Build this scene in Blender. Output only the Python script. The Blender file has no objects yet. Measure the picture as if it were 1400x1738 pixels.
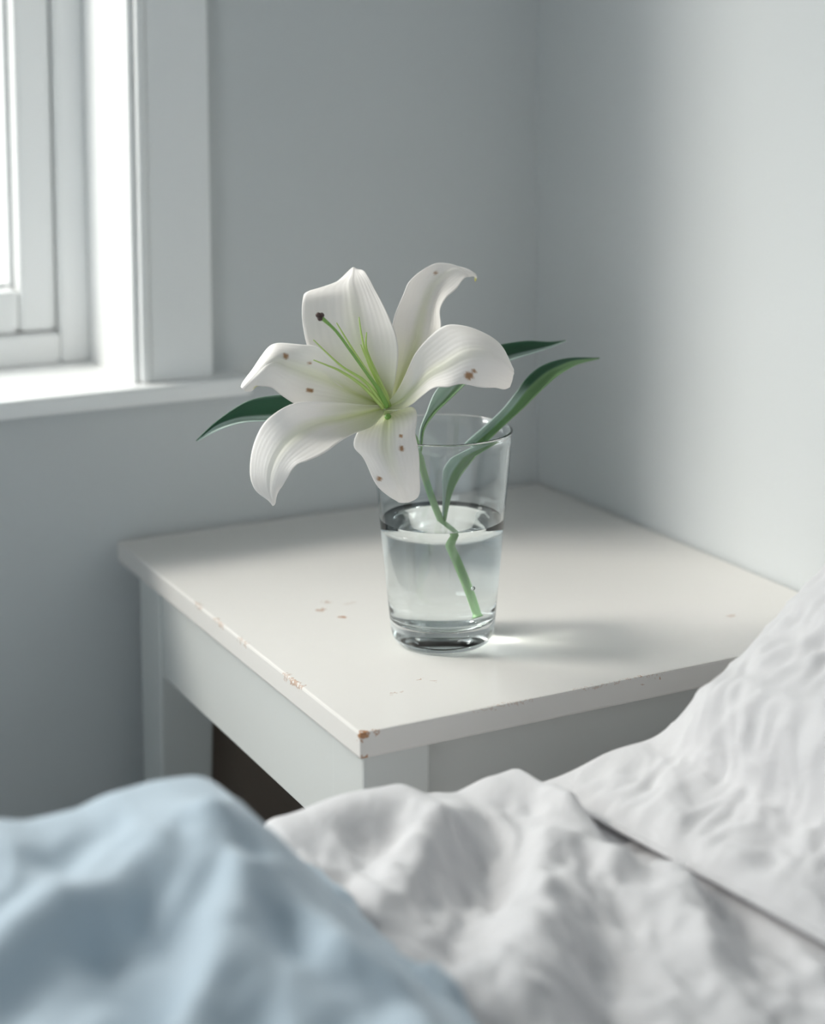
import bpy, bmesh, math, random
from mathutils import Vector, Matrix, noise
R = math.radians
C = bpy.context.scene.collection
S = bpy.context.scene

# ------------------------------------------------------------------ camera, sky, exposure
TZ = 0.56                       # height of the bedside table top above the floor
cam_d = bpy.data.cameras.new('camera'); cam = bpy.data.objects.new('camera', cam_d); C.objects.link(cam)
cam.location = (0, 0, TZ + .357)
cam.rotation_mode = 'XYZ'
yaw, pitch, roll = R(27.248), R(5.242), R(-0.357)
cam.matrix_world = (Matrix.Translation(cam.location) @ Matrix.Rotation(-yaw, 4, 'Z')
                    @ Matrix.Rotation(math.pi/2 - pitch, 4, 'X') @ Matrix.Rotation(roll, 4, 'Z'))
cam_d.sensor_fit = 'VERTICAL'; cam_d.sensor_height = 36.0
cam_d.lens = 36.0*3070.43/1738
cam_d.shift_y = -(869 - 330.38)/1738
cam_d.clip_start = .02
cam_d.dof.use_dof = True; cam_d.dof.focus_distance = 1.0; cam_d.dof.aperture_fstop = 4.2
S.camera = cam

w = bpy.data.worlds.new('overcast_sky'); S.world = w; w.use_nodes = True
wn = w.node_tree.nodes; bg = wn['Background']
tcw = wn.new('ShaderNodeTexCoord'); sxw = wn.new('ShaderNodeSeparateXYZ'); mrw = wn.new('ShaderNodeMapRange'); mixw = wn.new('ShaderNodeMixRGB')
mrw.inputs['From Min'].default_value = -.10; mrw.inputs['From Max'].default_value = .10; mrw.interpolation_type = 'SMOOTHSTEP'
mixw.inputs[1].default_value = (.20, .205, .19, 1)          # pale ground below the horizon
mixw.inputs[2].default_value = (.985, .985, .985, 1)          # bright even overcast
wl = w.node_tree.links.new
wl(tcw.outputs['Generated'], sxw.inputs[0]); wl(sxw.outputs['Z'], mrw.inputs['Value']); wl(mrw.outputs[0], mixw.inputs[0]); wl(mixw.outputs[0], bg.inputs['Color'])
bg.inputs['Strength'].default_value = 5.3
sun_d = bpy.data.lights.new('hazy_sun', 'SUN'); sun = bpy.data.objects.new('hazy_sun', sun_d); C.objects.link(sun)
sun_d.energy = 2.8; sun_d.angle = R(15); sun_d.color = (1.0, .94, .875)      # sun behind thin cloud, in through the window from the left
sun.rotation_euler = Vector((-.88*math.cos(R(40)), .475*math.cos(R(40)), math.sin(R(40)))).to_track_quat('Z', 'Y').to_euler()
sun.location = (-3, 4, 4)
S.view_settings.view_transform = 'Standard'; S.view_settings.look = 'None'
S.view_settings.gamma = 1; S.view_settings.use_curve_mapping = False
S.view_settings.exposure = -0.02
S.cycles.use_denoising = True; S.cycles.sample_clamp_indirect = 45; S.cycles.blur_glossy = 0.0
S.cycles.max_bounces = 16; S.cycles.diffuse_bounces = 8; S.cycles.transmission_bounces = 14; S.cycles.transparent_max_bounces = 12

WY = 1.207; WX = .731; LX = -2.3; FY = -2.4; CZ = 2.45
WIN = (-1.15, .400, TZ+.112, TZ+1.35)        # window opening on the far wall
def portal(name, loc, rot, sx, sy):          # tells the renderer where the sky enters; gives off no light of its own
    l = bpy.data.lights.new(name, 'AREA'); l.shape = 'RECTANGLE'; l.size = sx; l.size_y = sy
    l.cycles.is_portal = True
    o = bpy.data.objects.new(name, l); C.objects.link(o); o.location = loc; o.rotation_euler = rot
FILL_WIN = (-2.3, -.6, .85, 2.05)               # unseen window added for front fill, in the left wall behind the camera (y0, y1, z0, z1)
portal('fill_window_daylight', (LX-.19, (FILL_WIN[0]+FILL_WIN[1])/2, (FILL_WIN[2]+FILL_WIN[3])/2), (R(90), 0, R(90)), FILL_WIN[1]-FILL_WIN[0], FILL_WIN[3]-FILL_WIN[2])
portal('window_daylight', ((WIN[0]+WIN[1])/2, WY+.19, (WIN[2]+WIN[3])/2), (R(-90), 0, 0), WIN[1]-WIN[0], WIN[3]-WIN[2])

# ------------------------------------------------------------------ helpers
def obj(name, me, mat=None, parent=None):
    if isinstance(me, bmesh.types.BMesh):
        bm = me; me = bpy.data.meshes.new(name); bm.to_mesh(me); bm.free()
    o = bpy.data.objects.new(name, me); C.objects.link(o)
    if mat:
        for m in (mat if isinstance(mat, (list, tuple)) else [mat]): me.materials.append(m)
    if parent: o.parent = parent
    return o
def smooth(o, ang=None):
    for p in o.data.polygons: p.use_smooth = True
    return o
def tag(o, label, cat, group=None):
    o['label'] = label; o['category'] = cat
    if group: o['group'] = group
    return o
def thing(name, label, cat, loc=(0, 0, 0)):
    o = bpy.data.objects.new(name, None); C.objects.link(o); o.location = loc; o.empty_display_size = .05
    return tag(o, label, cat)
def struct(o): o['kind'] = 'structure'; return o
def box(bm, x0, x1, y0, y1, z0, z1, bev=0, seg=2):
    r = bmesh.ops.create_cube(bm, size=1)
    vs = r['verts']
    for v in vs:
        v.co = Vector(((x0+x1)/2 + v.co.x*(x1-x0), (y0+y1)/2 + v.co.y*(y1-y0), (z0+z1)/2 + v.co.z*(z1-z0)))
    if bev:
        es = list({e for v in vs for e in v.link_edges})
        bmesh.ops.bevel(bm, geom=es, offset=bev, segments=seg, profile=.6, affect='EDGES')
def boxo(name, dims, mat, parent=None, bev=0):
    bm = bmesh.new(); box(bm, *dims, bev=bev); return obj(name, bm, mat, parent)
def rebase(o, loc):        # give a part the frame of its thing
    o.data.transform(Matrix.Translation(-Vector(loc)))
def catmull(P, t):
    n = len(P)-1; i = min(int(t*n), n-1); f = t*n - i
    p0 = P[max(i-1, 0)]; p1 = P[i]; p2 = P[i+1]; p3 = P[min(i+2, n)]
    return .5*((2*p1) + (p2-p0)*f + (2*p0-5*p1+4*p2-p3)*f*f + (3*p1-p0-3*p2+p3)*f**3)
def tube(bm, P, rad, seg=10, n=24, cap=True):
    P = [Vector(p) for p in P]; rings = []
    for k in range(n+1):
        t = k/n; c = catmull(P, t); d = (catmull(P, min(t+.01, 1)) - catmull(P, max(t-.01, 0))).normalized()
        a = d.cross(Vector((.3, .9, .2))).normalized(); b = d.cross(a)
        r = rad(t)
        rings.append([bm.verts.new(c + a*math.cos(q*2*math.pi/seg)*r + b*math.sin(q*2*math.pi/seg)*r) for q in range(seg)])
    for k in range(n):
        for q in range(seg):
            bm.faces.new((rings[k][q], rings[k][(q+1) % seg], rings[k+1][(q+1) % seg], rings[k+1][q]))
    if cap: bm.faces.new(rings[0][::-1]); bm.faces.new(rings[-1])
    bmesh.ops.recalc_face_normals(bm, faces=bm.faces)
def lathe(bm, prof, cx, cy, cz, n=96):
    rings = []
    for r, z in prof:
        if r < 1e-6: rings.append([bm.verts.new((cx, cy, cz+z))])
        else: rings.append([bm.verts.new((cx+r*math.cos(2*math.pi*k/n), cy+r*math.sin(2*math.pi*k/n), cz+z)) for k in range(n)])
    for a, b in zip(rings, rings[1:]):
        for k in range(n):
            A = a[k % len(a)]; B = a[(k+1) % len(a)]; Cc = b[(k+1) % len(b)]; D = b[k % len(b)]
            f = [v for i, v in enumerate((A, B, Cc, D)) if v not in (A, B, Cc, D)[:i]]
            if len(f) > 2: bm.faces.new(f)
    bmesh.ops.recalc_face_normals(bm, faces=bm.faces)
def gauss(d, w): return math.exp(-(d/w)**2)
def segdist(px, py, pts):
    best = 9
    for (ax, ay), (bx, by) in zip(pts, pts[1:]):
        dx, dy = bx-ax, by-ay; L = dx*dx+dy*dy
        t = max(0, min(1, ((px-ax)*dx+(py-ay)*dy)/L)); d = math.hypot(px-ax-t*dx, py-ay-t*dy)
        best = min(best, d)
    return best
def sstep(a, b, x):
    t = max(0, min(1, (x-a)/(b-a))); return t*t*(3-2*t)
def interp(T, x):
    if x <= T[0][0]: return T[0][1]
    for (x0, y0), (x1, y1) in zip(T, T[1:]):
        if x <= x1:
            t = (x-x0)/(x1-x0); t = t*t*(3-2*t); return y0+(y1-y0)*t
    return T[-1][1]

# ------------------------------------------------------------------ materials
def mat(name, col, rough=.5, **kw):
    m = bpy.data.materials.new(name); m.use_nodes = True
    b = m.node_tree.nodes['Principled BSDF']
    b.inputs['Base Color'].default_value = (*col, 1); b.inputs['Roughness'].default_value = rough
    for k, v in kw.items(): b.inputs[k.replace('_', ' ')].default_value = v
    return m
def N(m, t, **kw):
    n = m.node_tree.nodes.new(t)
    for k, v in kw.items(): setattr(n, k, v)
    return n
def L(m, a, b): m.node_tree.links.new(a, b)
def bump(m, scale, strength, dist=.001, detail=4, stretch=None):
    b = m.node_tree.nodes['Principled BSDF']
    tc = N(m, 'ShaderNodeTexCoord'); n = N(m, 'ShaderNodeTexNoise'); bp = N(m, 'ShaderNodeBump')
    n.inputs['Scale'].default_value = scale; n.inputs['Detail'].default_value = detail
    bp.inputs['Strength'].default_value = strength; bp.inputs['Distance'].default_value = dist
    if stretch:
        mp = N(m, 'ShaderNodeMapping'); mp.inputs['Scale'].default_value = stretch
        L(m, tc.outputs['Object'], mp.inputs['Vector']); L(m, mp.outputs[0], n.inputs['Vector'])
    else: L(m, tc.outputs['Object'], n.inputs['Vector'])
    L(m, n.outputs['Fac'], bp.inputs['Height']); L(m, bp.outputs[0], b.inputs['Normal'])
    return m
M_wall = bump(mat('wall_paint', (.605, .625, .63), .75), 160, .12, .0006)
M_side = bump(mat('grey_blue_wall_paint', (.34, .385, .43), .8), 160, .12, .0006)
M_ceil = mat('ceiling_paint', (.78, .80, .82), .8)
M_floor = bump(mat('floor_boards', (.20, .15, .11), .5), 30, .2, .001, 4, (1, 14, 1))
M_trim = bump(mat('window_paint', (.88, .885, .88), .38), 90, .08, .0006)
M_glassp = bpy.data.materials.new('window_glass'); M_glassp.use_nodes = True
def thin_glass(m):        # one thin sheet: lets light straight through, mirrors a little more at a grazing angle
    nt = m.node_tree; nt.nodes.clear()
    o = nt.nodes.new('ShaderNodeOutputMaterial'); mix = nt.nodes.new('ShaderNodeMixShader')
    t = nt.nodes.new('ShaderNodeBsdfTransparent'); g = nt.nodes.new('ShaderNodeBsdfGlossy'); f = nt.nodes.new('ShaderNodeLayerWeight')
    f.inputs[0].default_value = .5
    p = nt.nodes.new('ShaderNodeMath'); p.operation = 'POWER'; p.inputs[1].default_value = 5
    q = nt.nodes.new('ShaderNodeMath'); q.operation = 'MULTIPLY_ADD'; q.inputs[1].default_value = .96; q.inputs[2].default_value = .04
    t.inputs[0].default_value = (.97, .985, .98, 1); g.inputs['Roughness'].default_value = .0
    nt.links.new(f.outputs['Facing'], p.inputs[0]); nt.links.new(p.outputs[0], q.inputs[0])
    nt.links.new(q.outputs[0], mix.inputs[0]); nt.links.new(t.outputs[0], mix.inputs[1]); nt.links.new(g.outputs[0], mix.inputs[2])
    nt.links.new(mix.outputs[0], o.inputs[0])
thin_glass(M_glassp)

# painted table with worn-through chips at given spots (position, radii) in the table's own coordinates
def chipped_paint(name, col, chips, rough=.22):
    m = mat(name, col, rough, Specular_IOR_Level=.35)
    b = m.node_tree.nodes['Principled BSDF']
    tc = N(m, 'ShaderNodeTexCoord'); nz = N(m, 'ShaderNodeTexNoise'); nz.inputs['Scale'].default_value = 330; nz.inputs['Detail'].default_value = 5
    L(m, tc.outputs['Object'], nz.inputs['Vector'])
    sub = N(m, 'ShaderNodeVectorMath', operation='SUBTRACT'); L(m, nz.outputs['Color'], sub.inputs[0]); sub.inputs[1].default_value = (.5, .5, .5)
    scl = N(m, 'ShaderNodeVectorMath', operation='MULTIPLY_ADD'); L(m, sub.outputs[0], scl.inputs[0]); scl.inputs[1].default_value = (.012, .012, .012)
    L(m, tc.outputs['Object'], scl.inputs[2])
    prev = None
    for pos, rad, ang, k in chips:
        s1 = N(m, 'ShaderNodeVectorMath', operation='SUBTRACT'); L(m, scl.outputs[0], s1.inputs[0]); s1.inputs[1].default_value = pos
        mp = N(m, 'ShaderNodeVectorRotate', rotation_type='Z_AXIS'); mp.inputs['Angle'].default_value = -ang; L(m, s1.outputs[0], mp.inputs['Vector'])
        s2 = N(m, 'ShaderNodeVectorMath', operation='DIVIDE'); L(m, mp.outputs[0], s2.inputs[0]); s2.inputs[1].default_value = rad
        ln = N(m, 'ShaderNodeVectorMath', operation='LENGTH'); L(m, s2.outputs[0], ln.inputs[0])
        mr = N(m, 'ShaderNodeMapRange'); mr.inputs['From Min'].default_value = 1.0; mr.inputs['From Max'].default_value = .75
        mr.inputs['To Max'].default_value = k
        L(m, ln.outputs['Value'], mr.inputs['Value'])
        if prev is None: prev = mr.outputs[0]
        else:
            mx = N(m, 'ShaderNodeMath', operation='MAXIMUM'); L(m, prev, mx.inputs[0]); L(m, mr.outputs[0], mx.inputs[1]); prev = mx.outputs[0]
    mixc = N(m, 'ShaderNodeMixRGB'); L(m, prev, mixc.inputs[0]); mixc.inputs[1].default_value = (*col, 1); mixc.inputs[2].default_value = (.42, .20, .09, 1)
    L(m, mixc.outputs[0], b.inputs['Base Color'])
    n2 = N(m, 'ShaderNodeTexNoise'); n2.inputs['Scale'].default_value = 45; L(m, tc.outputs['Object'], n2.inputs['Vector'])
    bp = N(m, 'ShaderNodeBump'); bp.inputs['Strength'].default_value = .10; bp.inputs['Distance'].default_value = .0008
    ad = N(m, 'ShaderNodeMath', operation='MULTIPLY_ADD'); L(m, prev, ad.inputs[0]); ad.inputs[1].default_value = -1.2; L(m, n2.outputs['Fac'], ad.inputs[2])
    L(m, ad.outputs[0], bp.inputs['Height']); L(m, bp.outputs[0], b.inputs['Normal'])
    return m
PAINT = (.765, .74, .71)
M_paint = mat('shaded_frame_paint', (.635, .65, .635), .4)  # greyer than the top: shade on the table's sides put into the colour
M_brown = bump(mat('shade_panel_brown', (.21, .17, .14), .7), 40, .2, .0006, 4, (8, 1, 1))  # dark tone for the panel added as shade under the table
def fabric(name, col, weave=900, strength=.25, crease=70):
    m = mat(name, col, .9, Sheen_Weight=.25, Sheen_Roughness=.5)
    b = m.node_tree.nodes['Principled BSDF']
    tc = N(m, 'ShaderNodeTexCoord')
    v1 = N(m, 'ShaderNodeTexWave'); v1.inputs['Scale'].default_value = weave; v1.inputs['Distortion'].default_value = 2
    v2 = N(m, 'ShaderNodeTexWave', bands_direction='Y'); v2.inputs['Scale'].default_value = weave; v2.inputs['Distortion'].default_value = 2
    for v in (v1, v2): L(m, tc.outputs['Object'], v.inputs['Vector'])
    ad = N(m, 'ShaderNodeMath', operation='ADD'); L(m, v1.outputs['Fac'], ad.inputs[0]); L(m, v2.outputs['Fac'], ad.inputs[1])
    bp = N(m, 'ShaderNodeBump'); bp.inputs['Strength'].default_value = strength*.4; bp.inputs['Distance'].default_value = .0003
    L(m, ad.outputs[0], bp.inputs['Height'])
    n = N(m, 'ShaderNodeTexNoise'); n.inputs['Scale'].default_value = crease; n.inputs['Detail'].default_value = 5; n.inputs['Distortion'].default_value = .8
    L(m, tc.outputs['Object'], n.inputs['Vector'])
    bp2 = N(m, 'ShaderNodeBump'); bp2.inputs['Strength'].default_value = strength; bp2.inputs['Distance'].default_value = .004
    L(m, n.outputs['Fac'], bp2.inputs['Height']); L(m, bp.outputs[0], bp2.inputs['Normal']); L(m, bp2.outputs[0], b.inputs['Normal'])
    return m
M_white = fabric('white_linen', (.65, .64, .65))
M_blue = fabric('blue_linen', (.445, .535, .61), strength=.2, crease=50)
M_matt = mat('mattress_ticking', (.8, .8, .78), .9)
M_bedwood = mat('bed_wood', (.70, .68, .64), .5)

def glassmat(name, col, ior, rough=0.0):
    m = bpy.data.materials.new(name); m.use_nodes = True; nt = m.node_tree; nt.nodes.clear()
    o = nt.nodes.new('ShaderNodeOutputMaterial'); g = nt.nodes.new('ShaderNodeBsdfGlass')
    g.inputs['Color'].default_value = (*col, 1); g.inputs['IOR'].default_value = ior; g.inputs['Roughness'].default_value = rough
    nt.links.new(g.outputs[0], o.inputs[0]); return m
M_glass = glassmat('clear_glass', (.985, .995, .995), 1.48)
M_water = glassmat('clear_water', (.99, 1, 1), 1.33)
M_bubble = glassmat('air_bubble', (1, 1, 1), .75)

def petal_material():
    m = bpy.data.materials.new('lily_petal'); m.use_nodes = True; nt = m.node_tree
    b = nt.nodes['Principled BSDF']; out = nt.nodes['Material Output']
    uv = N(m, 'ShaderNodeUVMap'); uv.uv_map = 'UVMap'
    sx = N(m, 'ShaderNodeSeparateXYZ'); L(m, uv.outputs[0], sx.inputs[0])
    a = N(m, 'ShaderNodeMath', operation='SUBTRACT'); L(m, sx.outputs['Y'], a.inputs[0]); a.inputs[1].default_value = .5
    ab = N(m, 'ShaderNodeMath', operation='ABSOLUTE'); L(m, a.outputs[0], ab.inputs[0])
    mid = N(m, 'ShaderNodeMapRange'); mid.inputs['From Min'].default_value = .20; mid.inputs['From Max'].default_value = 0.0; mid.interpolation_type = 'SMOOTHSTEP'
    L(m, ab.outputs[0], mid.inputs['Value'])
    along = N(m, 'ShaderNodeMapRange'); along.inputs['From Min'].default_value = .85; along.inputs['From Max'].default_value = .08; along.interpolation_type = 'SMOOTHSTEP'
    L(m, sx.outputs['X'], along.inputs['Value'])
    base = N(m, 'ShaderNodeMapRange'); base.inputs['From Min'].default_value = .30; base.inputs['From Max'].default_value = 0.0; base.interpolation_type = 'SMOOTHSTEP'
    L(m, sx.outputs['X'], base.inputs['Value'])
    mu = N(m, 'ShaderNodeMath', operation='MULTIPLY'); L(m, mid.outputs[0], mu.inputs[0]); L(m, along.outputs[0], mu.inputs[1])
    mx0 = N(m, 'ShaderNodeMath', operation='MULTIPLY_ADD'); L(m, base.outputs[0], mx0.inputs[0]); mx0.inputs[1].default_value = .55
    sc = N(m, 'ShaderNodeMath', operation='MULTIPLY'); L(m, mu.outputs[0], sc.inputs[0]); sc.inputs[1].default_value = .32
    L(m, sc.outputs[0], mx0.inputs[2]); mx0.use_clamp = True
    c1 = N(m, 'ShaderNodeMixRGB'); L(m, mx0.outputs[0], c1.inputs[0]); c1.inputs[1].default_value = (.93, .905, .88, 1); c1.inputs[2].default_value = (.62, .68, .30, 1)
    st = N(m, 'ShaderNodeAttribute'); st.attribute_name = 'stain'
    ss = N(m, 'ShaderNodeSeparateColor'); L(m, st.outputs['Color'], ss.inputs[0])
    c2 = N(m, 'ShaderNodeMixRGB'); L(m, ss.outputs['Red'], c2.inputs[0]); L(m, c1.outputs[0], c2.inputs[1]); c2.inputs[2].default_value = (.46, .28, .16, 1)
    c3 = N(m, 'ShaderNodeMixRGB'); L(m, ss.outputs['Green'], c3.inputs[0]); L(m, c2.outputs[0], c3.inputs[1]); c3.inputs[2].default_value = (.62, .60, .16, 1)
    L(m, c3.outputs[0], b.inputs['Base Color'])
    b.inputs['Roughness'].default_value = .55; b.inputs['Specular IOR Level'].default_value = .3
    wv = N(m, 'ShaderNodeTexWave', bands_direction='Y'); wv.inputs['Scale'].default_value = 4.3; wv.inputs['Distortion'].default_value = 3.5; wv.inputs['Detail'].default_value = 2
    mp = N(m, 'ShaderNodeMapping'); mp.inputs['Scale'].default_value = (.35, 1, 1); L(m, uv.outputs[0], mp.inputs['Vector']); L(m, mp.outputs[0], wv.inputs['Vector'])
    bp = N(m, 'ShaderNodeBump'); bp.inputs['Strength'].default_value = .14; bp.inputs['Distance'].default_value = .0005; L(m, wv.outputs['Fac'], bp.inputs['Height']); L(m, bp.outputs[0], b.inputs['Normal'])
    tr = N(m, 'ShaderNodeBsdfTranslucent'); L(m, c3.outputs[0], tr.inputs['Color'])
    ms = N(m, 'ShaderNodeMixShader'); ms.inputs[0].default_value = .28
    L(m, b.outputs[0], ms.inputs[1]); L(m, tr.outputs[0], ms.inputs[2]); L(m, ms.outputs[0], out.inputs['Surface'])
    return m
M_petal = petal_material()
def plantmat(name, col, rough=.4, tl=.12, attr=None):
    m = mat(name, col, rough); b = m.node_tree.nodes['Principled BSDF']; out = m.node_tree.nodes['Material Output']
    uv = N(m, 'ShaderNodeUVMap'); wv = N(m, 'ShaderNodeTexWave', bands_direction='Y'); wv.inputs['Scale'].default_value = 9; wv.inputs['Distortion'].default_value = .6
    L(m, uv.outputs[0], wv.inputs['Vector'])
    bp = N(m, 'ShaderNodeBump'); bp.inputs['Strength'].default_value = .25; bp.inputs['Distance'].default_value = .0004; L(m, wv.outputs['Fac'], bp.inputs['Height']); L(m, bp.outputs[0], b.inputs['Normal'])
    tr = N(m, 'ShaderNodeBsdfTranslucent'); tr.inputs['Color'].default_value = (col[0]*1.3, col[1]*1.3, col[2], 1)
    ms = N(m, 'ShaderNodeMixShader'); ms.inputs[0].default_value = tl
    if attr:
        at = N(m, 'ShaderNodeAttribute'); at.attribute_name = attr
        L(m, at.outputs['Color'], b.inputs['Base Color']); L(m, at.outputs['Color'], tr.inputs['Color'])
    L(m, b.outputs[0], ms.inputs[1]); L(m, tr.outputs[0], ms.inputs[2]); L(m, ms.outputs[0], out.inputs['Surface'])
    return m
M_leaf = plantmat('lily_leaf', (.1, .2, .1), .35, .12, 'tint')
M_tube = mat('pale_green_tube', (.62, .68, .45), .5)
M_stem = mat('stem_green', (.22, .36, .17), .45)
M_pist = mat('pistil_green', (.22, .42, .09), .4)
M_fil = mat('filament_green', (.50, .66, .20), .45)
M_stig = mat('stigma_brown', (.075, .045, .04), .7)

# ------------------------------------------------------------------ the room
bm = bmesh.new(); box(bm, LX-.2, WX+.2, FY-.2, WY+.3, -.1, 0); struct(obj('floor', bm, M_floor))
bm = bmesh.new(); box(bm, LX-.2, WX+.2, FY-.2, WY+.3, CZ, CZ+.1); struct(obj('ceiling', bm, M_ceil))
bm = bmesh.new()
box(bm, LX-.2, WIN[0], WY, WY+.2, 0, CZ); box(bm, WIN[1], WX, WY, WY+.2, 0, CZ)
box(bm, WIN[0], WIN[1], WY, WY+.2, 0, WIN[2]-.013); box(bm, WIN[0], WIN[1], WY, WY+.2, WIN[3], CZ)
struct(obj('wall_back', bm, M_wall))
bm = bmesh.new(); box(bm, WX, WX+.2, FY-.2, WY+.2, 0, CZ); struct(obj('wall_right', bm, M_wall))
bm = bmesh.new()
box(bm, LX-.2, LX, FY, FILL_WIN[0], 0, CZ); box(bm, LX-.2, LX, FILL_WIN[1], WY, 0, CZ)
box(bm, LX-.2, LX, FILL_WIN[0], FILL_WIN[1], 0, FILL_WIN[2]-.02); box(bm, LX-.2, LX, FILL_WIN[0], FILL_WIN[1], FILL_WIN[3], CZ)
struct(obj('wall_left', bm, M_side))
fill_win = struct(bpy.data.objects.new('fill_window', None)); C.objects.link(fill_win); fill_win['label'] = 'unseen window added in the left wall for fill light, behind the camera'
y0, y1, z0, z1 = FILL_WIN
boxo('sill', (LX-.12, LX+.03, y0-.05, y1+.05, z0-.02, z0), M_trim, fill_win, .003)
for ya, yb in ((y0, y0+.05), (y1-.05, y1)): boxo('frame_stile', (LX-.16, LX-.10, ya, yb, z0, z1), M_trim, fill_win, .003)
for za, zb in ((z0, z0+.05), (z1-.05, z1)): boxo('frame_rail', (LX-.16, LX-.10, y0+.05, y1-.05, za, zb), M_trim, fill_win, .003)
boxo('pane', (LX-.132, LX-.128, y0+.048, y1-.048, z0+.048, z1-.048), M_glassp, fill_win)
bm = bmesh.new(); box(bm, LX-.2, WX, FY-.2, FY, 0, CZ); struct(obj('wall_front', bm, M_side))

# window: fixed frame, sash, pane, casing boards, bead, sill
win = struct(bpy.data.objects.new('window_1', None)); C.objects.link(win); win['label'] = 'white painted wooden window with deep reveal, casing and sill'
x0, x1, z0, z1 = WIN
CY0 = WY-.015
def wpart(name, dims, bev=.0015, m=None):
    return boxo(name, dims, m or M_trim, win, bev)
wpart('sill', (x0-.06, x1+.078, WY-.030, WY+.10, z0-.013, z0), .003)
wpart('outer_sill', (x0, x1, WY+.151, WY+.23, z0-.013, z0-.002), .001)
wpart('jamb', (x1-.004, x1, WY-.012, WY+.10, z0, z1), .0005)
wpart('jamb', (x0, x0+.004, WY-.012, WY+.10, z0, z1), .0005)
wpart('head', (x0+.004, x1-.004, WY-.012, WY+.10, z1-.004, z1), .0005)
wpart('bead', (x1+.0006, x1+.0072, WY-.018, WY, z0, z1+.006), .0025)
wpart('bead', (x0-.0072, x0-.0006, WY-.018, WY, z0, z1+.006), .0025)
wpart('casing', (x1+.0074, x1+.054, WY-.015, WY, z0, z1+.055), .0018)
wpart('casing', (x0-.054, x0-.0074, WY-.015, WY, z0, z1+.055), .0018)
wpart('casing', (x0-.0078, x1+.0078, WY-.015, WY, z1+.008, z1+.055), .0018)
fw_ = .022
wpart('frame_stile', (x1-.004-fw_, x1-.004, WY+.088, WY+.15, z0, z1-.004), .004)
wpart('frame_stile', (x0+.004, x0+.004+fw_, WY+.088, WY+.15, z0, z1-.004), .004)
wpart('frame_rail', (x0+.004+fw_, x1-.004-fw_, WY+.088, WY+.15, z0, z0+.023), .004)
wpart('frame_rail', (x0+.004+fw_, x1-.004-fw_, WY+.088, WY+.15, z1-.026, z1-.004), .004)
sx0, sx1, sz0, sz1 = x0+.005+fw_, x1-.005-fw_, z0+.024, z1-.027
sash = wpart('sash', (sx1-.028, sx1, WY+.094, WY+.135, sz0, sz1), .005); sash.name = 'sash_stile'
wpart('sash_stile', (sx0, sx0+.028, WY+.094, WY+.135, sz0, sz1), .005)
wpart('sash_rail', (sx0+.028, sx1-.028, WY+.094, WY+.135, sz0, sz0+.032), .005)
wpart('sash_rail', (sx0+.028, sx1-.028, WY+.094, WY+.135, sz1-.034, sz1), .005)
# putty bead round the glass
for d in ((sx1-.033, sx1-.028, sz0+.032, sz1-.034), (sx0+.028, sx0+.033, sz0+.032, sz1-.034), (sx0+.033, sx1-.033, sz0+.032, sz0+.037), (sx0+.033, sx1-.033, sz1-.039, sz1-.034)):
    wpart('glazing_bead', (d[0], d[1], WY+.106, WY+.120, d[2], d[3]), .003)
boxo('pane', (sx0+.032, sx1-.032, WY+.121, WY+.125, sz0+.036, sz1-.036), M_glassp, win)

# ------------------------------------------------------------------ bedside table
TX0, TX1, TY0, TY1 = .383, .7285, .806, 1.200
T0 = (TX0, TY0, 0)
tab = thing('bedside_table', 'small white gloss painted bedside table with chipped edges in the corner', 'table', T0)
def tpart(name, dims, m, bev=.001):
    o = boxo(name, dims, m, tab, bev); rebase(o, T0); return o
def ch(x, y, z, rx, ry, rz, ang=0, k=.85): return ((x-T0[0], y-T0[1], z-T0[2]), (rx, ry, rz), ang, k)
z = TZ
chips = [ch(.447, .9948, z, .0045, .002, .006, .6, .55), ch(.4535, .9755, z, .0020, .0032, .006, .5, .8), ch(.4565, 1.0067, z, .0022, .003, .006, .3, .5),
 ch(.468, .998, z, .004, .0016, .006, .3, .18),
 ch(.383, .8911, z, .0022, .007, .003, 0, .6), ch(.384, .8825, z, .0018, .004, .003, 0, .5), ch(.3835, .902, z, .0016, .005, .003, 0, .35),
 ch(.4452, .8597, z, .0030, .0010, .006, .1, .6), ch(.4506, .8538, z, .0009, .0018, .006, .2, .5), ch(.4223, .8479, z, .0018, .0010, .006, .5, .5), ch(.4285, .8475, z, .0010, .0018, .006, .5, .4),
 ch(.662, .866, z, .0045, .0028, .006, .2, .3), ch(.3838, 1.0412, z, .0014, .010, .003, 0, .35), ch(.3834, 1.0038, z, .0014, .012, .003, 0, .35), ch(.3835, .965, z, .0012, .010, .003, 0, .3),
 ch(.3855, .8065, z-.0015, .0032, .0028, .0034, 0, .95), ch(.392, .806, z-.0005, .0042, .0016, .0014, 0, .75), ch(.3848, .806, z-.0138, .0034, .0028, .0022, 0, .9),
 ch(.5572, .806, z-.0005, .0012, .002, .0012, 0, .8), ch(.5679, .806, z-.0035, .0012, .002, .0018, 0, .8), ch(.5569, .806, z-.0045, .0012, .002, .0012, 0, .5),
 ch(.47, .806, z-.0002, .03, .0014, .0007, 0, .3), ch(.54, .806, z-.0002, .04, .0014, .0008, 0, .3)]
M_top = chipped_paint('chipped_gloss_paint_top', PAINT, chips)
tpart('tabletop', (TX0, TX1, TY0, TY1, TZ-.0140, TZ), M_top, .0013)
LZ = TZ-.0140
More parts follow.
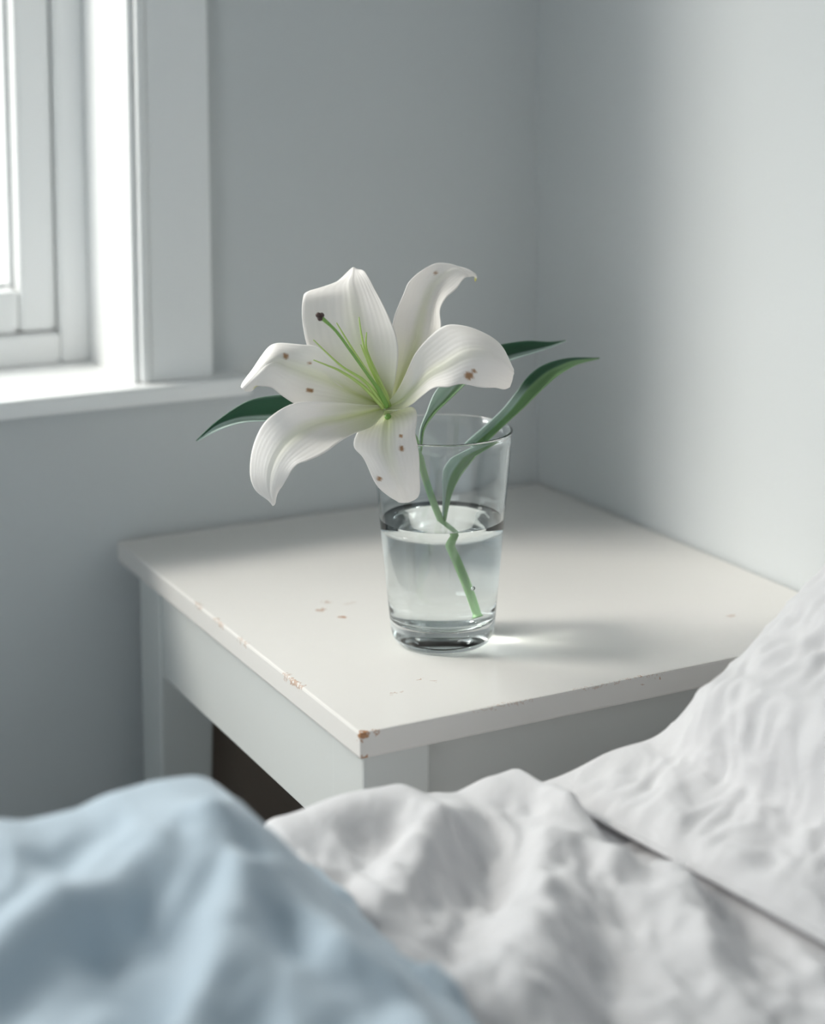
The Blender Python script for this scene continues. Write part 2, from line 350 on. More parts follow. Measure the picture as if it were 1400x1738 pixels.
def leg(xa, xb, ya, yb):                 # square leg with eased corners, tapering on its two inner faces below the apron
    bm = bmesh.new(); rings = []
    for zz, tp in ((0, .012), (TZ-.078, 0), (LZ, 0)):
        x0_, x1_, y0_, y1_ = xa, xb, ya, yb
        if xa < .5: x1_ -= tp
        else: x0_ += tp
        if ya < 1: y1_ -= tp
        else: y0_ += tp
        r = .002; ring = []
        for cx_, cy_, a0 in ((x1_-r, y1_-r, 0), (x0_+r, y1_-r, 90), (x0_+r, y0_+r, 180), (x1_-r, y0_+r, 270)):
            for da in (0, 45, 90): ring.append(bm.verts.new((cx_+r*math.cos(R(a0+da)), cy_+r*math.sin(R(a0+da)), zz)))
        rings.append(ring)
    for A, B in zip(rings, rings[1:]):
        for k in range(12): bm.faces.new((A[k], A[(k+1) % 12], B[(k+1) % 12], B[k]))
    bm.faces.new(rings[0][::-1]); bm.faces.new(rings[-1])
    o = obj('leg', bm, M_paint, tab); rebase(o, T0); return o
LA, LB = .3865, .4255
leg(LA, LB, .8095, .8485); leg(LA, LB, 1.124, 1.163); leg(.686, .725, .8095, .8485); leg(.686, .725, 1.124, 1.163)
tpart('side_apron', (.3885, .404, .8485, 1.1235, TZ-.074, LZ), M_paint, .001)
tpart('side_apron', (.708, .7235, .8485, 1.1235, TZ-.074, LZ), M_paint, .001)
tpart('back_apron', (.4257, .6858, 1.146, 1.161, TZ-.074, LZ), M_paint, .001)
tpart('added_shade_panel', (.4265, .6850, 1.1465, 1.1525, .12, TZ-.075), M_brown, .0005)  # added panel, its dark brown stands in for the shade under the table
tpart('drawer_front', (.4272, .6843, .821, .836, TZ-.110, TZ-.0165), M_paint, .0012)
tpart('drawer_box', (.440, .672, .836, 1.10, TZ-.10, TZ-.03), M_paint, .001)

# ------------------------------------------------------------------ bed
BX1 = .700
bed = thing('bed', 'low white bed standing alongside the bedside table, under the rumpled linen', 'bed', (-.5, .05, 0))
B0 = (-.5, .05, 0)
def bpart(name, dims, m, bev=.002):
    o = boxo(name, dims, m, bed, bev); rebase(o, B0); return o
bpart('mattress', (-1.25, BX1, -.60, .742, TZ-.24, TZ-.062), M_matt, .03)
bpart('bed_base', (-1.26, BX1+.01, -.605, .747, TZ-.32, TZ-.241), M_bedwood, .004)
for xx in (-1.22, BX1-.06):
    for yy in (-.57, .69): bpart('leg', (xx, xx+.05, yy, yy+.05, 0, TZ-.321), M_bedwood, .002)

def grid_obj(name, xs, ys, f, m, thick=None):
    bm = bmesh.new(); V = [[bm.verts.new(f(x, y)) for y in ys] for x in xs]
    for i in range(len(xs)-1):
        for j in range(len(ys)-1):
            bm.faces.new((V[i][j], V[i+1][j], V[i+1][j+1], V[i][j+1]))
    o = smooth(obj(name, bm, m))
    if thick:
        md = o.modifiers.new('thickness', 'SOLIDIFY'); md.thickness = thick; md.offset = -1
    return o
def rng(*segs):
    out = []
    for a, b, n in segs:
        out += [a+(b-a)*k/n for k in range(n)]
    return out+[segs[-1][1]]

def fbm(x, y, s, seed, oct=3):
    v = 0; a = 1
    for k in range(oct):
        v += a*noise.noise((x*s+seed, y*s-seed*.7, seed*1.3)); s *= 2.1; a *= .5
    return v
def creases(x, y, s, seed, ang, stretch):          # soft ridged wrinkles that run along one direction
    ca, sa = math.cos(ang), math.sin(ang)
    u = (x*ca+y*sa)/stretch; v = -x*sa+y*ca
    w1 = .35*noise.noise((x*s*.6, y*s*.6, seed+9))
    n = noise.noise((u*s+w1, v*s+w1, seed))
    return (1-abs(n)*2.2)
# white sheet
FAR = [(.10, -.030), (.290, -.026), (.310, -.004), (.345, .000), (.372, -.001), (.392, -.010), (.405, -.0125), (.425, -.008), (.445, -.0065), (.48, -.009), (.52, -.012), (.72, -.014)]
def sheet_z(x, y):
    z = -.027
    crest = (interp(FAR, x)+.027)*gauss(min(0, y-.738), .030)
    z0 = z; z = 0
    z += .012*gauss(segdist(x, y, ((.405, .745), (.368, .702), (.33, .670))), .016)
    z += .012*gauss(segdist(x, y, ((.415, .675), (.381, .621), (.341, .570))), .014)
    z += .010*gauss(segdist(x, y, ((.452, .745), (.439, .69), (.435, .65))), .014)
    z += .008*gauss(segdist(x, y, ((.460, .640), (.429, .574))), .013)
    z += .010*gauss(segdist(x, y, ((.335, .600), (.315, .58))), .014)
    z -= .010*gauss(segdist(x, y, ((.328, .738), (.352, .712))), .014)
    z -= .006*gauss(segdist(x, y, ((.393, .681), (.356, .648), (.335, .624))), .016)
    z -= .008*gauss(segdist(x, y, ((.406, .614), (.373, .555))), .015)
    z += .0042*creases(x, y, 26, 3.1, R(62), 2.2) + .0026*creases(x, y, 42, 7.7, R(118), 2.0) + .0026*creases(x, y, 75, 2.7, R(75), 2.6) + .0014*creases(x, y, 130, 5.2, R(110), 2.6)
    z += .004*fbm(x, y, 22, 1.7)
    z = z0 + crest + z*(1-.92*sstep(.70, .738, y))
    xs = .452 + .125*(.745-y)                # where the pillow's edge lies: the sheet is pressed down under it
    if x > xs-.014: z = z + (max(-.036, min(z, -.0235))-z)*sstep(xs-.014, xs-.003, x) - .016*sstep(xs+.012, xs+.045, x)
    return z
def sheet(x, s):                     # s runs along the bed and then down its far side
    e = .752
    if s <= e-.012: return (x, s, TZ+max(sheet_z(x, s), -.052))
    q = s-(e-.012); r = .014
    zt = max(sheet_z(x, e-.012), -.052)
    wob = .004*noise.noise((x*14, 0, 4.2))
    if q < r*math.pi/2:
        a = q/r; return (x, e-.012+r*math.sin(a), TZ+zt-r*(1-math.cos(a)))
    d = q-r*math.pi/2
    return (x, e+.002+wob*min(1, d*20)+.010*d, TZ+zt-r-d)
sh = grid_obj('bed_sheet', rng((-1.26, .20, 20), (.20, .56, 150), (.56, BX1, 20)), rng((-.60, .45, 20), (.45, .80, 150), (.80, .97, 24)), sheet, M_white, .0012)
tag(sh, 'rumpled white linen sheet between blue blanket and pillow', 'sheet')
# blue blanket
BFAR = [(-.3, .055), (.12, .055), (.162, .053), (.180, .049), (.196, .0495), (.215, .0535), (.232, .0545), (.250, .0535), (.268, .050), (.285, .046)]
def blue_z(x, y):
    crest = interp(BFAR, min(x, .285))
    h0 = crest - .012*sstep(.655, .58, y); h = 0
    h += .012*gauss(segdist(x, y, ((.236, .628), (.199, .609), (.142, .582), (.05, .56))), .014)
    h += .012*gauss(segdist(x, y, ((.235, .592), (.205, .544), (.180, .509))), .013)
    h -= .009*gauss(segdist(x, y, ((.197, .582), (.164, .575), (.130, .560))), .016)
    h -= .008*gauss(segdist(x, y, ((.222, .624), (.205, .606))), .010)
    h -= .008*gauss(segdist(x, y, ((.239, .566), (.236, .548))), .010)
    h -= .006*gauss(segdist(x, y, ((.201, .652), (.180, .642))), .010)
    h -= .008*gauss(segdist(x, y, ((.185, .533), (.173, .52))), .010)
    h -= .010*gauss(segdist(x, y, ((.251, .515), (.227, .484))), .012)
    h += .008*gauss(segdist(x, y, ((.262, .520), (.248, .54))), .010)
    h += .0042*creases(x, y, 24, 5.5, R(35), 2.4) + .0022*creases(x, y, 48, 3.9, R(60), 2.6) + .003*fbm(x, y, 24, 8.1)
    return h0 + h*(1-.93*sstep(.625, .672, y))
def blue(x, s):
    crest_y = .672
    y = s
    h = blue_z(x, min(y, crest_y)); drop = 0
    if y > crest_y:                   # falls to the bed behind the crest
        t = min(1, (y-crest_y)/.085); h = h*(1-t*t*(3-2*t)) + (-.003)*(t*t*(3-2*t))
        if y > .757: drop = (y-.757)*4; y = .757+(y-.757)*.25+.010
        elif t > .8: y += .010*(t-.8)/.2
    xe = .312 + .003*noise.noise((s*16, 1, 2)) - .018*sstep(.69, .74, s)
    if x > .245: x = .245 + (x-.245)*(xe-.245)/(.312-.245)
    if x > .245:                      # rounds down to its edge on the sheet
        t = (x-.245)/(xe-.245)
        t = max(0, min(1, t)); k = 1-(1-math.sqrt(max(0, 1-t*t)))*1.0
        base = max(sheet_z(min(x, .282) if s > .69 else x, min(s, .74)), -.052) + .0105
        h = base + max(0, h-base)*(.22*k + .78*(1-t*t*(3-2*t)))
    return (x, y, TZ+h-drop)
bl = grid_obj('blanket', rng((-1.24, .02, 20), (.02, .312, 140)), rng((-.59, .42, 16), (.42, .76, 150), (.76, .85, 14)), blue, M_blue, .003)
tag(bl, 'pale blue linen blanket bunched up at the left of the bed', 'blanket')
# pillow
PC = [Vector((.456, 0, -.019)), Vector((.482, 0, -.016)), Vector((.508, 0, -.010)), Vector((.540, 0, .007)), Vector((.592, 0, .040)), Vector((.645, 0, .084)), Vector((.684, 0, .145)), Vector((.700, 0, .23))]
PT = [.002, .008, .012, .041, .046, .042, .028, .003]
def pillow_pt(a, b, side):
    c = catmull(PC, a); d = (catmull(PC, min(1, a+.01))-catmull(PC, max(0, a-.01))).normalized()
    n = Vector((-d.z, 0, d.x))
    nn = 7; i = min(int(a*nn), nn-1); f = a*nn-i; T = PT[i]+(PT[i+1]-PT[i])*(f*f*(3-2*f)*.5+f*.5)
    eb = min(b, 1-b)*2
    T *= (1-(1-min(1, eb*3.0))**2.0)**.62
    y = .748 - .70*b - .018*math.sin(math.pi*a)*(1 if b < .5 else -1)*max(0, 1-eb*4)
    if side < 0: T *= .35
    p = Vector((c.x + (.745-y)*.125*(1-a)**1.5 - .004*(1-a), y, c.z + .009*gauss(b*.7, .025)*gauss(a-.22, .13))) + n*(side*T)
    if side > 0:
        k = min(1, eb*8)*min(1, a*14)*min(1, (1-a)*10)
        s = c.z+c.x
        p += n*(k*(.0030*creases(y, s, 28, 2.2, R(70), 2.6)+.0031*creases(y, s, 52, 6.1, R(105), 2.8)+.0020*creases(y, s, 95, 4.1, R(80), 3)+.005*fbm(y, s, 14, 3.3)))
    return p + Vector((0, 0, TZ))
bm = bmesh.new(); na, nb = 150, 240
As = [k/na for k in range(na+1)]; Bs = [(k/nb)**1.25 for k in range(nb+1)]
top = [[bm.verts.new(pillow_pt(a, b, 1)) for b in Bs] for a in As]
bot = [[top[i][j] if i in (0, na) or j in (0, nb) else bm.verts.new(pillow_pt(As[i], Bs[j], -1)) for j in range(nb+1)] for i in range(na+1)]
for i in range(na):
    for j in range(nb):
        bm.faces.new((top[i][j], top[i][j+1], top[i+1][j+1], top[i+1][j])); bm.faces.new((bot[i][j], bot[i+1][j], bot[i+1][j+1], bot[i][j+1]))
bmesh.ops.recalc_face_normals(bm, faces=bm.faces)
P0 = (.56, .40, TZ-.02)
pil = thing('pillow', 'plump creased white linen pillow leaning on the right wall', 'pillow', P0)
pc = smooth(obj('pillowcase', bm, M_white, pil)); rebase(pc, P0)
bm = bmesh.new(); tube(bm, [pillow_pt(0, b, 1)+Vector((0, 0, .0)) for b in (0, .2, .4, .6, .8, 1)], lambda t: .0016, 8, 60)
sm = smooth(obj('seam', bm, M_white, pil)); rebase(sm, P0)

# ------------------------------------------------------------------ glass of water
GX, GY = .4872, .911
GH = .1255
def ro(z): return .0298 + (.0413-.0298)*z/GH
prof = [(0, .0012), (.018, .0010), (.0225, .0), (.0262, .0004), (.0285, .0020), (.0297, .0048)]
prof += [(ro(z_), z_) for z_ in [.01, .02, .04, .06, .08, .10, .118, .1243]]
prof += [(ro(GH)+.0002-.0009+.0009*math.cos(a_), GH-.0009+.0009*math.sin(a_)) for a_ in (0, .4, .8, 1.2, 1.57, 1.95, 2.35, 2.75)]
WT = .0016
prof += [(ro(z_)-WT, z_) for z_ in [.1235, .118, .10, .08, .06, .04, .026]]
prof += [(ro(.018)-WT-.0004, .0190), (.0262, .0152), (.0225, .0132), (.012, .0123), (0, .0120)]
bm = bmesh.new(); lathe(bm, prof, 0, 0, 0, 128)
gl = smooth(obj('drinking_glass', bm, M_glass)); gl.location = (GX, GY, TZ+.0001)
tag(gl, 'clear tapered drinking glass holding the white lily on the table', 'glass')
WL = .0725; OV = .0004
wp = [(0, .0116), (.012, .0119), (.0225, .0128), (.0266, .0150), (ro(.018)-WT+.0001, .0190)]
wp += [(ro(z_)-WT+OV, z_) for z_ in [.026, .04, .055, .066, WL+.0012]]
wp += [(ro(WL)-WT-.0007, WL+.0004), (ro(WL)-WT-.002, WL), (ro(WL)-.012, WL-.0001), (0, WL-.0001)]
bm = bmesh.new(); lathe(bm, wp, 0, 0, 0, 128)
wa = smooth(obj('water', bm, M_water)); wa.location = gl.location
tag(wa, 'clear water filling the lower half of the drinking glass', 'water')
bm = bmesh.new(); bmesh.ops.create_icosphere(bm, subdivisions=3, radius=.0013)
for v in bm.verts: v.co += Vector((.003, -.030, .039))
smooth(obj('air_bubble', bm, M_bubble, wa))

# ------------------------------------------------------------------ lily (control points of the petals, leaves and stem, metres)
PETALS = {
  'top': [[(0.4406,0.8945,0.7066),(0.4435,0.8952,0.7062),(0.4447,0.8924,0.7072)],[(0.4269,0.8932,0.7136),(0.4379,0.8948,0.7185),(0.4451,0.8887,0.7172)],[(0.4128,0.8969,0.7222),(0.4324,0.8968,0.732),(0.447,0.8871,0.7333)],[(0.4017,0.9018,0.7366),(0.4291,0.8988,0.7453),(0.4466,0.8876,0.7465)],[(0.3997,0.909,0.7528),(0.4291,0.9046,0.7577),(0.4451,0.894,0.7573)],[(0.4022,0.9159,0.7659),(0.4307,0.9115,0.7677),(0.4435,0.9038,0.7674)],[(0.4111,0.9253,0.7704),(0.4331,0.9188,0.7733),(0.4441,0.9155,0.775)],[(0.43,0.9295,0.7742),(0.4379,0.9258,0.7775),(0.4439,0.9251,0.7789)],[(0.4403,0.9316,0.7801),(0.4412,0.9312,0.7808),(0.4424,0.9305,0.7801)]],
  'top_right': [[(0.4443,0.8947,0.7055),(0.4467,0.8957,0.7051),(0.4473,0.8932,0.7055)],[(0.4481,0.899,0.7218),(0.4569,0.9011,0.7207),(0.4589,0.8888,0.7209)],[(0.4503,0.9016,0.7363),(0.466,0.9046,0.7348),(0.4705,0.8888,0.7349)],[(0.454,0.9058,0.7512),(0.4719,0.9077,0.7495),(0.4769,0.8914,0.7487)],[(0.4627,0.9095,0.7656),(0.4775,0.9125,0.7593),(0.4799,0.8976,0.7581)],[(0.4682,0.9142,0.7728),(0.4834,0.9149,0.7682),(0.4858,0.9021,0.7649)],[(0.4775,0.9167,0.7783),(0.4904,0.9142,0.7746),(0.4942,0.9049,0.769)],[(0.4887,0.9159,0.7821),(0.4984,0.9117,0.7785),(0.5013,0.9085,0.7732)],[(0.5005,0.9107,0.7795),(0.503,0.908,0.7769),(0.505,0.9089,0.7739)],[(0.5061,0.9074,0.7761),(0.5076,0.9066,0.7751),(0.5081,0.9062,0.7737)],[(0.5086,0.9091,0.7713),(0.5086,0.909,0.7709),(0.5089,0.9089,0.7706)]],
  'right': [[(0.4391,0.8908,0.7074),(0.4408,0.8921,0.706),(0.4394,0.8871,0.7058)],[(0.4438,0.8847,0.7154),(0.4474,0.8846,0.7107),(0.446,0.8761,0.7088)],[(0.4477,0.8793,0.7259),(0.4529,0.8781,0.7183),(0.4519,0.8649,0.7171)],[(0.4517,0.8741,0.7395),(0.4575,0.8698,0.7272),(0.4553,0.8569,0.7225)],[(0.4572,0.8677,0.7489),(0.4622,0.858,0.7346),(0.4613,0.8517,0.7238)],[(0.4661,0.8638,0.7553),(0.4692,0.8494,0.7412),(0.4694,0.8499,0.7243)],[(0.4778,0.8622,0.7542),(0.4778,0.8451,0.7418),(0.4784,0.8495,0.7225)],[(0.4898,0.8597,0.7467),(0.4864,0.8435,0.7368),(0.4876,0.8513,0.72)],[(0.4982,0.8568,0.7382),(0.4933,0.8451,0.7316),(0.4951,0.854,0.7181)],[(0.5024,0.8561,0.7303),(0.4992,0.8495,0.7274),(0.5004,0.856,0.7192)]],
  'upper_left': [[(0.4386,0.8891,0.7101),(0.4403,0.8925,0.708),(0.4385,0.8888,0.7072)],[(0.4246,0.8884,0.7209),(0.4265,0.8924,0.7144),(0.4249,0.887,0.7096)],[(0.4124,0.8904,0.7339),(0.4156,0.8952,0.7206),(0.4132,0.8887,0.7111)],[(0.4038,0.8946,0.7425),(0.4051,0.8978,0.7261),(0.4023,0.8921,0.711)],[(0.3957,0.9001,0.7446),(0.395,0.8989,0.7302),(0.3928,0.897,0.711)],[(0.3877,0.9076,0.7445),(0.3858,0.8996,0.7342),(0.3833,0.9025,0.7169)],[(0.3814,0.9129,0.7429),(0.3787,0.899,0.7372),(0.3776,0.9036,0.7218)],[(0.3764,0.9161,0.7376),(0.3727,0.8997,0.7354),(0.3737,0.9058,0.7235)],[(0.3713,0.9167,0.7294),(0.3689,0.9033,0.7299),(0.3715,0.9091,0.7225)],[(0.3665,0.9163,0.7233),(0.3655,0.9079,0.7242),(0.3698,0.9119,0.7192)],[(0.3648,0.9158,0.7213),(0.3645,0.9125,0.7209),(0.367,0.9144,0.719)]],
  'lower_left': [[(0.4371,0.8875,0.7089),(0.4394,0.8906,0.7065),(0.4372,0.8848,0.7054)],[(0.4247,0.8828,0.7114),(0.4265,0.8881,0.7056),(0.4268,0.8784,0.7005)],[(0.4091,0.8799,0.7145),(0.412,0.8864,0.7045),(0.4143,0.8733,0.6986)],[(0.3949,0.8795,0.7163),(0.3986,0.8842,0.7043),(0.4034,0.8696,0.6957)],[(0.3824,0.8826,0.7167),(0.3871,0.882,0.7021),(0.3934,0.8676,0.6918)],[(0.3735,0.8877,0.7115),(0.3782,0.8815,0.6967),(0.3842,0.8697,0.6882)],[(0.3676,0.8944,0.7025),(0.3728,0.8836,0.6895),(0.379,0.8742,0.6847)],[(0.3643,0.9004,0.6899),(0.3704,0.8873,0.6806),(0.3768,0.8813,0.6769)],[(0.365,0.9043,0.6766),(0.3709,0.8918,0.6721),(0.3765,0.8897,0.6686)],[(0.3685,0.9048,0.6662),(0.3734,0.8965,0.6648),(0.3765,0.8958,0.662)],[(0.3744,0.9023,0.6597),(0.3759,0.8992,0.6593),(0.3774,0.8995,0.6587)],[(0.3766,0.902,0.6569),(0.3769,0.9018,0.6566),(0.3775,0.9015,0.6569)]],
  'bottom': [[(0.4404,0.8942,0.7027),(0.4433,0.8927,0.7023),(0.4469,0.891,0.7039)],[(0.4291,0.8884,0.7003),(0.4387,0.8835,0.6996),(0.4522,0.8796,0.7075)],[(0.4215,0.8863,0.6959),(0.4347,0.877,0.6934),(0.452,0.8737,0.704)],[(0.4186,0.8848,0.6886),(0.4324,0.8718,0.6868),(0.4493,0.8707,0.6953)],[(0.4212,0.8805,0.6826),(0.4336,0.8693,0.6799),(0.4493,0.8687,0.6868)],[(0.4253,0.8775,0.6736),(0.4365,0.8694,0.673),(0.4499,0.8673,0.6755)],[(0.4309,0.8772,0.6654),(0.4401,0.8702,0.6658),(0.451,0.8681,0.6669)],[(0.436,0.8773,0.6594),(0.4431,0.8726,0.6606),(0.4505,0.8699,0.6606)],[(0.4421,0.8772,0.656),(0.4453,0.8755,0.6556),(0.4485,0.8739,0.6566)]],
}
SPOTS = {
  'right': [((0.4721,0.8501,0.7289),0.0022),((0.4742,0.8492,0.7311),0.0012)],
  'upper_left': [((0.3856,0.9013,0.7385),0.0016),((0.3986,0.8998,0.7346),0.0009),((0.3976,0.8988,0.7198),0.0012),((0.3996,0.8977,0.7188),0.001)],
  'bottom': [((0.4419,0.8733,0.6933),0.001),((0.441,0.8709,0.6876),0.0014),((0.4293,0.8752,0.6713),0.0014)],
  'top_right': [((0.4861,0.9156,0.7768),0.001)],
  'top': [],
  'lower_left': [],
}
TIPS = {
  'top_right': ((0.5086,0.909,0.7709),0.003),
  'upper_left': ((0.3714,0.909,0.7209),0.0022),
}
LEAVES = {
  'left': [[(0.4604,0.9031,0.6921),(0.4604,0.903,0.6911),(0.4603,0.903,0.6901)],[(0.4366,0.9231,0.7017),(0.4381,0.9263,0.6958),(0.4353,0.9206,0.6928)],[(0.4197,0.9346,0.7062),(0.4217,0.9394,0.6968),(0.4182,0.9317,0.6931)],[(0.4019,0.9461,0.7076),(0.405,0.9522,0.6947),(0.4018,0.9447,0.6931)],[(0.3884,0.9562,0.7047),(0.3916,0.9624,0.6935),(0.3884,0.9549,0.6922)],[(0.3797,0.9646,0.6985),(0.3825,0.9692,0.6918),(0.3801,0.9634,0.6897)],[(0.3707,0.9738,0.689),(0.3726,0.976,0.687),(0.372,0.9727,0.6849)],[(0.3632,0.9833,0.6778),(0.3635,0.9832,0.6778),(0.3638,0.983,0.6775)]],
  'right_long': [[(0.4853,0.9076,0.6301),(0.4864,0.9081,0.6295),(0.4868,0.9068,0.6298)],[(0.4857,0.9068,0.646),(0.4883,0.9087,0.6452),(0.4897,0.9048,0.6466)],[(0.4846,0.9052,0.6579),(0.4907,0.9086,0.6558),(0.4935,0.9017,0.658)],[(0.4863,0.9041,0.6663),(0.496,0.909,0.6634),(0.4997,0.8995,0.6668)],[(0.4983,0.9003,0.6792),(0.5083,0.9084,0.6754),(0.5099,0.8987,0.6772)],[(0.5091,0.9,0.6864),(0.5179,0.9065,0.6832),(0.5202,0.8987,0.6851)],[(0.5207,0.8995,0.6951),(0.5295,0.9038,0.6937),(0.5329,0.8966,0.6954)],[(0.5305,0.8999,0.7045),(0.5386,0.9035,0.703),(0.5409,0.8965,0.7016)],[(0.5384,0.9011,0.7119),(0.5454,0.904,0.7083),(0.5487,0.8975,0.7066)],[(0.5474,0.9027,0.7168),(0.5545,0.9043,0.7137),(0.5573,0.8982,0.7117)],[(0.5584,0.9041,0.7198),(0.5643,0.9042,0.7171),(0.5662,0.9007,0.7146)],[(0.5725,0.9048,0.7208),(0.5745,0.9047,0.7189),(0.5764,0.9025,0.7173)],[(0.592,0.9059,0.7189),(0.5923,0.9057,0.7186),(0.5923,0.9057,0.7182)]],
  'right_short': [[(0.4719,0.9102,0.6757),(0.4725,0.9099,0.6757),(0.4734,0.9094,0.6757)],[(0.4735,0.9116,0.6863),(0.4756,0.9127,0.6862),(0.4756,0.9105,0.6866)],[(0.4786,0.9133,0.6954),(0.4818,0.9149,0.6941),(0.4829,0.9111,0.6951)],[(0.4864,0.9161,0.707),(0.4917,0.9174,0.7017),(0.4926,0.9103,0.7029)],[(0.5005,0.9169,0.7191),(0.5062,0.9179,0.7142),(0.5069,0.9107,0.7129)],[(0.5171,0.9182,0.7272),(0.5222,0.9195,0.7212),(0.5218,0.9104,0.7189)],[(0.5305,0.9184,0.7299),(0.5364,0.9203,0.7234),(0.5347,0.9119,0.7217)],[(0.5487,0.917,0.731),(0.5516,0.9184,0.7256),(0.5505,0.9131,0.7243)],[(0.5634,0.9161,0.7295),(0.5644,0.9164,0.7272),(0.5648,0.915,0.7267)],[(0.5759,0.9175,0.729),(0.5759,0.9175,0.729),(0.5762,0.9173,0.7286)]],
}
PISTIL = [(0.4403,0.888,0.7078),(0.4334,0.8836,0.7186),(0.4235,0.8786,0.7299),(0.412,0.8735,0.7435),(0.4015,0.87,0.7561),(0.3913,0.8672,0.765)]
STAMENS = [[(0.4387,0.8877,0.7081),(0.4253,0.8838,0.724),(0.4099,0.8827,0.7347),(0.3922,0.8788,0.7508)],[(0.4376,0.8871,0.7076),(0.4238,0.8844,0.7217),(0.4093,0.8815,0.7317),(0.3997,0.878,0.7364),(0.3901,0.8743,0.7408)],[(0.44,0.8882,0.7085),(0.4301,0.8848,0.7243),(0.4178,0.8828,0.7421),(0.4078,0.8828,0.7582)],[(0.4409,0.8878,0.7091),(0.4351,0.8876,0.7217),(0.4287,0.8877,0.7348),(0.4256,0.8885,0.7488),(0.4247,0.89,0.7591)],[(0.4419,0.8884,0.7086),(0.4367,0.8879,0.7215),(0.4303,0.8894,0.7367),(0.4283,0.8888,0.7436),(0.4285,0.8883,0.7505)],[(0.4426,0.889,0.7074),(0.4403,0.8887,0.715),(0.4338,0.8864,0.7253),(0.4265,0.8845,0.7368),(0.4223,0.883,0.745)]]
STEM = [(0.443,0.8928,0.7027),(0.4471,0.8959,0.6983),(0.4567,0.9017,0.6928),(0.4655,0.9066,0.6857),(0.4716,0.9103,0.6757),(0.4755,0.9114,0.6618),(0.4804,0.9106,0.6458),(0.4861,0.9083,0.6295),(0.4919,0.9069,0.6119),(0.4959,0.903,0.5947),(0.498,0.8983,0.5817),(0.4985,0.8965,0.5772)]
RECEPT = [(0.4398,0.8878,0.7036),(0.4414,0.8867,0.701)]
TUBE = [(0.4426,0.8957,0.7062),(0.4457,0.8959,0.7021),(0.451,0.8993,0.6959)]

F0 = Vector(STEM[-1])
lily = thing('lily', 'white lily with six open petals and green stem in the glass', 'flower', tuple(F0))
def spl(rows, u, v):
    P = [catmull([Vector(r[k]) for r in rows], u) for k in range(3)]
    # quadratic through left edge, midrib, right edge
    s = v*2-1
    return P[0]*(s*(s-1)/2) + P[1]*(1-s*s) + P[2]*(s*(s+1)/2)
def blade(name, rows, nu, nv, mats, ruffle=0, seed=0, spots=(), tip=None, thick=.0005, tint=None, groove=0):
    bm = bmesh.new(); uvl = bm.loops.layers.uv.new('UVMap'); V = []; UV = {}; ST = []
    for i in range(nu+1):
        u = i/nu; row = []
        for j in range(nv+1):
            v = j/nv; p = spl(rows, u, v)
            e = 1e-3
            du = spl(rows, min(1, u+e), v)-spl(rows, max(0, u-e), v); dv = spl(rows, u, min(1, v+e))-spl(rows, u, max(0, v-e))
            n = du.cross(dv)
            n = n.normalized() if n.length > 1e-12 else Vector((0, -1, 0))
            s = abs(v*2-1); wdt = (spl(rows, u, 1)-spl(rows, u, 0)).length
            fade = min(1, wdt/.02)
            d = ruffle*fade*(s**2.5)*math.sin(u*17+seed+(3.1 if v > .5 else 0))*(.4+u)
            d += groove*fade*gauss(v-.5, .06)
            d += ruffle*.5*fade*noise.noise((u*5+seed, v*4, seed))
            p = p+n*d
            vv = bm.verts.new(p); row.append(vv); UV[vv] = (u, v)
            q = [0, 0]
            for sp, r in spots: q[0] = max(q[0], 1-sstep(.7, 1.35, (p-Vector(sp)).length/r + .35*noise.noise(p*900)))
            if tip: q[1] = 1-sstep(.5, 1.2, (p-Vector(tip[0])).length/tip[1])
            ST.append(q)
        V.append(row)
    for i in range(nu):
        for j in range(nv):
            f = bm.faces.new((V[i][j], V[i][j+1], V[i+1][j+1], V[i+1][j]))
            f.smooth = True
            for lp in f.loops: lp[uvl].uv = UV[lp.vert]
    me = bpy.data.meshes.new(name); bm.verts.index_update(); bm.to_mesh(me); bm.free()
    at = me.color_attributes.new('stain', 'FLOAT_COLOR', 'POINT')
    for k, q in enumerate(ST): at.data[k].color = (q[0], q[1], 0, 1)
    if tint:
        at = me.color_attributes.new('tint', 'FLOAT_COLOR', 'POINT')
        for i in range(nu+1):
            for j in range(nv+1): at.data[i*(nv+1)+j].color = (*tint(i/nu, j/nv), 1)
    me.transform(Matrix.Translation(-F0))
    o = obj(name, me, mats, lily)
    md = o.modifiers.new('thickness', 'SOLIDIFY'); md.thickness = thick; md.offset = 0
    return o
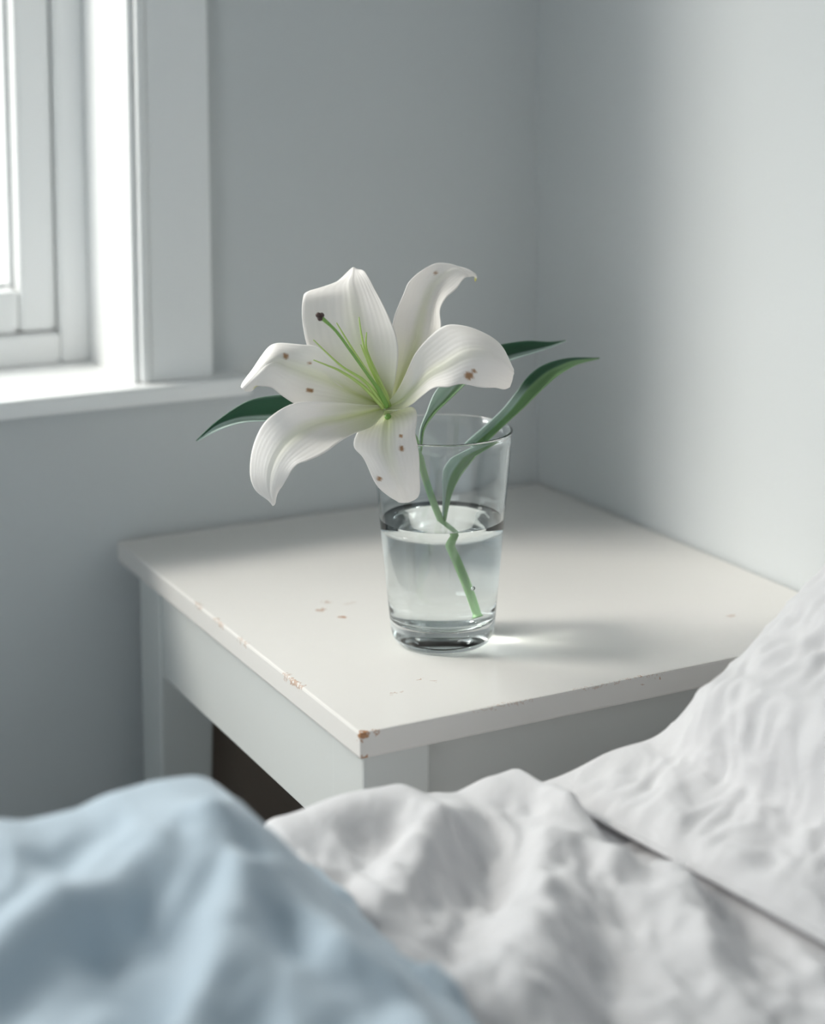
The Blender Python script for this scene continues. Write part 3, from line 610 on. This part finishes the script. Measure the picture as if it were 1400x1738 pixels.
for k, (key, rows) in enumerate(PETALS.items()):
    # drop stain points onto the petal: nearest surface sample to each
    sp = []
    for s_, r in SPOTS[key]:
        s_ = Vector(s_); cd = (s_-Vector(cam.location)).normalized(); best = None
        for i in range(61):
            for j in range(31):
                p = spl(rows, i/60, j/30); q = p-Vector(cam.location); dd = (q-cd*q.dot(cd)).length
                if best is None or dd < best[0]: best = (dd, p)
        sp.append((best[1], r))
    blade('petal', rows, 80, 36, M_petal, .0009, k*1.7, sp, TIPS.get(key), .0005, groove=-.0006)
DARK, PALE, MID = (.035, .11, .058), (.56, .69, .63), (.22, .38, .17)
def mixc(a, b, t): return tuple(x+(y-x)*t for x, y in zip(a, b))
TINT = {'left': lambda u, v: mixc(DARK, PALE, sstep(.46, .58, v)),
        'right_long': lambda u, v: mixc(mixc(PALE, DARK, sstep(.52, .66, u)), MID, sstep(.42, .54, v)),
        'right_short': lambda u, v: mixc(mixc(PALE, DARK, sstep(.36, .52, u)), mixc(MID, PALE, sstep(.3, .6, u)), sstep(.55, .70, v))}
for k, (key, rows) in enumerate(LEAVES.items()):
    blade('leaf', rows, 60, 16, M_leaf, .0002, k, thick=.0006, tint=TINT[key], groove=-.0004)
def rod(name, P, rad, m, seg=10, n=30, parent=lily):
    bm = bmesh.new(); tube(bm, P, rad, seg, n); bmesh.ops.translate(bm, vec=-F0, verts=bm.verts)
    return smooth(obj(name, bm, m, parent))
rod('stem', STEM, lambda t: .0019+.0003*t+.0009*sstep(.93, 1, t), M_stem, 14, 60)
pis = rod('pistil', PISTIL, lambda t: .0008+.0009*gauss(t, .25)+.0004*gauss(1-t, .1), M_pist)
bm = bmesh.new()
tp = Vector(PISTIL[-1]); td = (tp-Vector(PISTIL[-2])).normalized()
for k in range(3):
    a = k*2.094+.4; off = Vector((math.cos(a)*.0011, math.sin(a)*.0004, math.sin(a)*.0011))
    r_ = bmesh.ops.create_icosphere(bm, subdivisions=2, radius=.0015)
    for v in r_['verts']: v.co = v.co + off + tp + td*.0006 - F0
smooth(obj('stigma', bm, M_stig, pis))
for sPts in STAMENS:
    rod('stamen', sPts, lambda t: .00085*(1-t)+.0003, M_fil, 8, 20)
rod('receptacle', [RECEPT[0], tuple((Vector(RECEPT[0])+Vector(RECEPT[1]))/2), RECEPT[1]], lambda t: .0019*math.sqrt(max(.02, 1-(2*t-1)**2)), M_pist, 12, 14)
rod('flower_tube', TUBE, lambda t: .0050-.0028*t, M_tube, 14, 16)
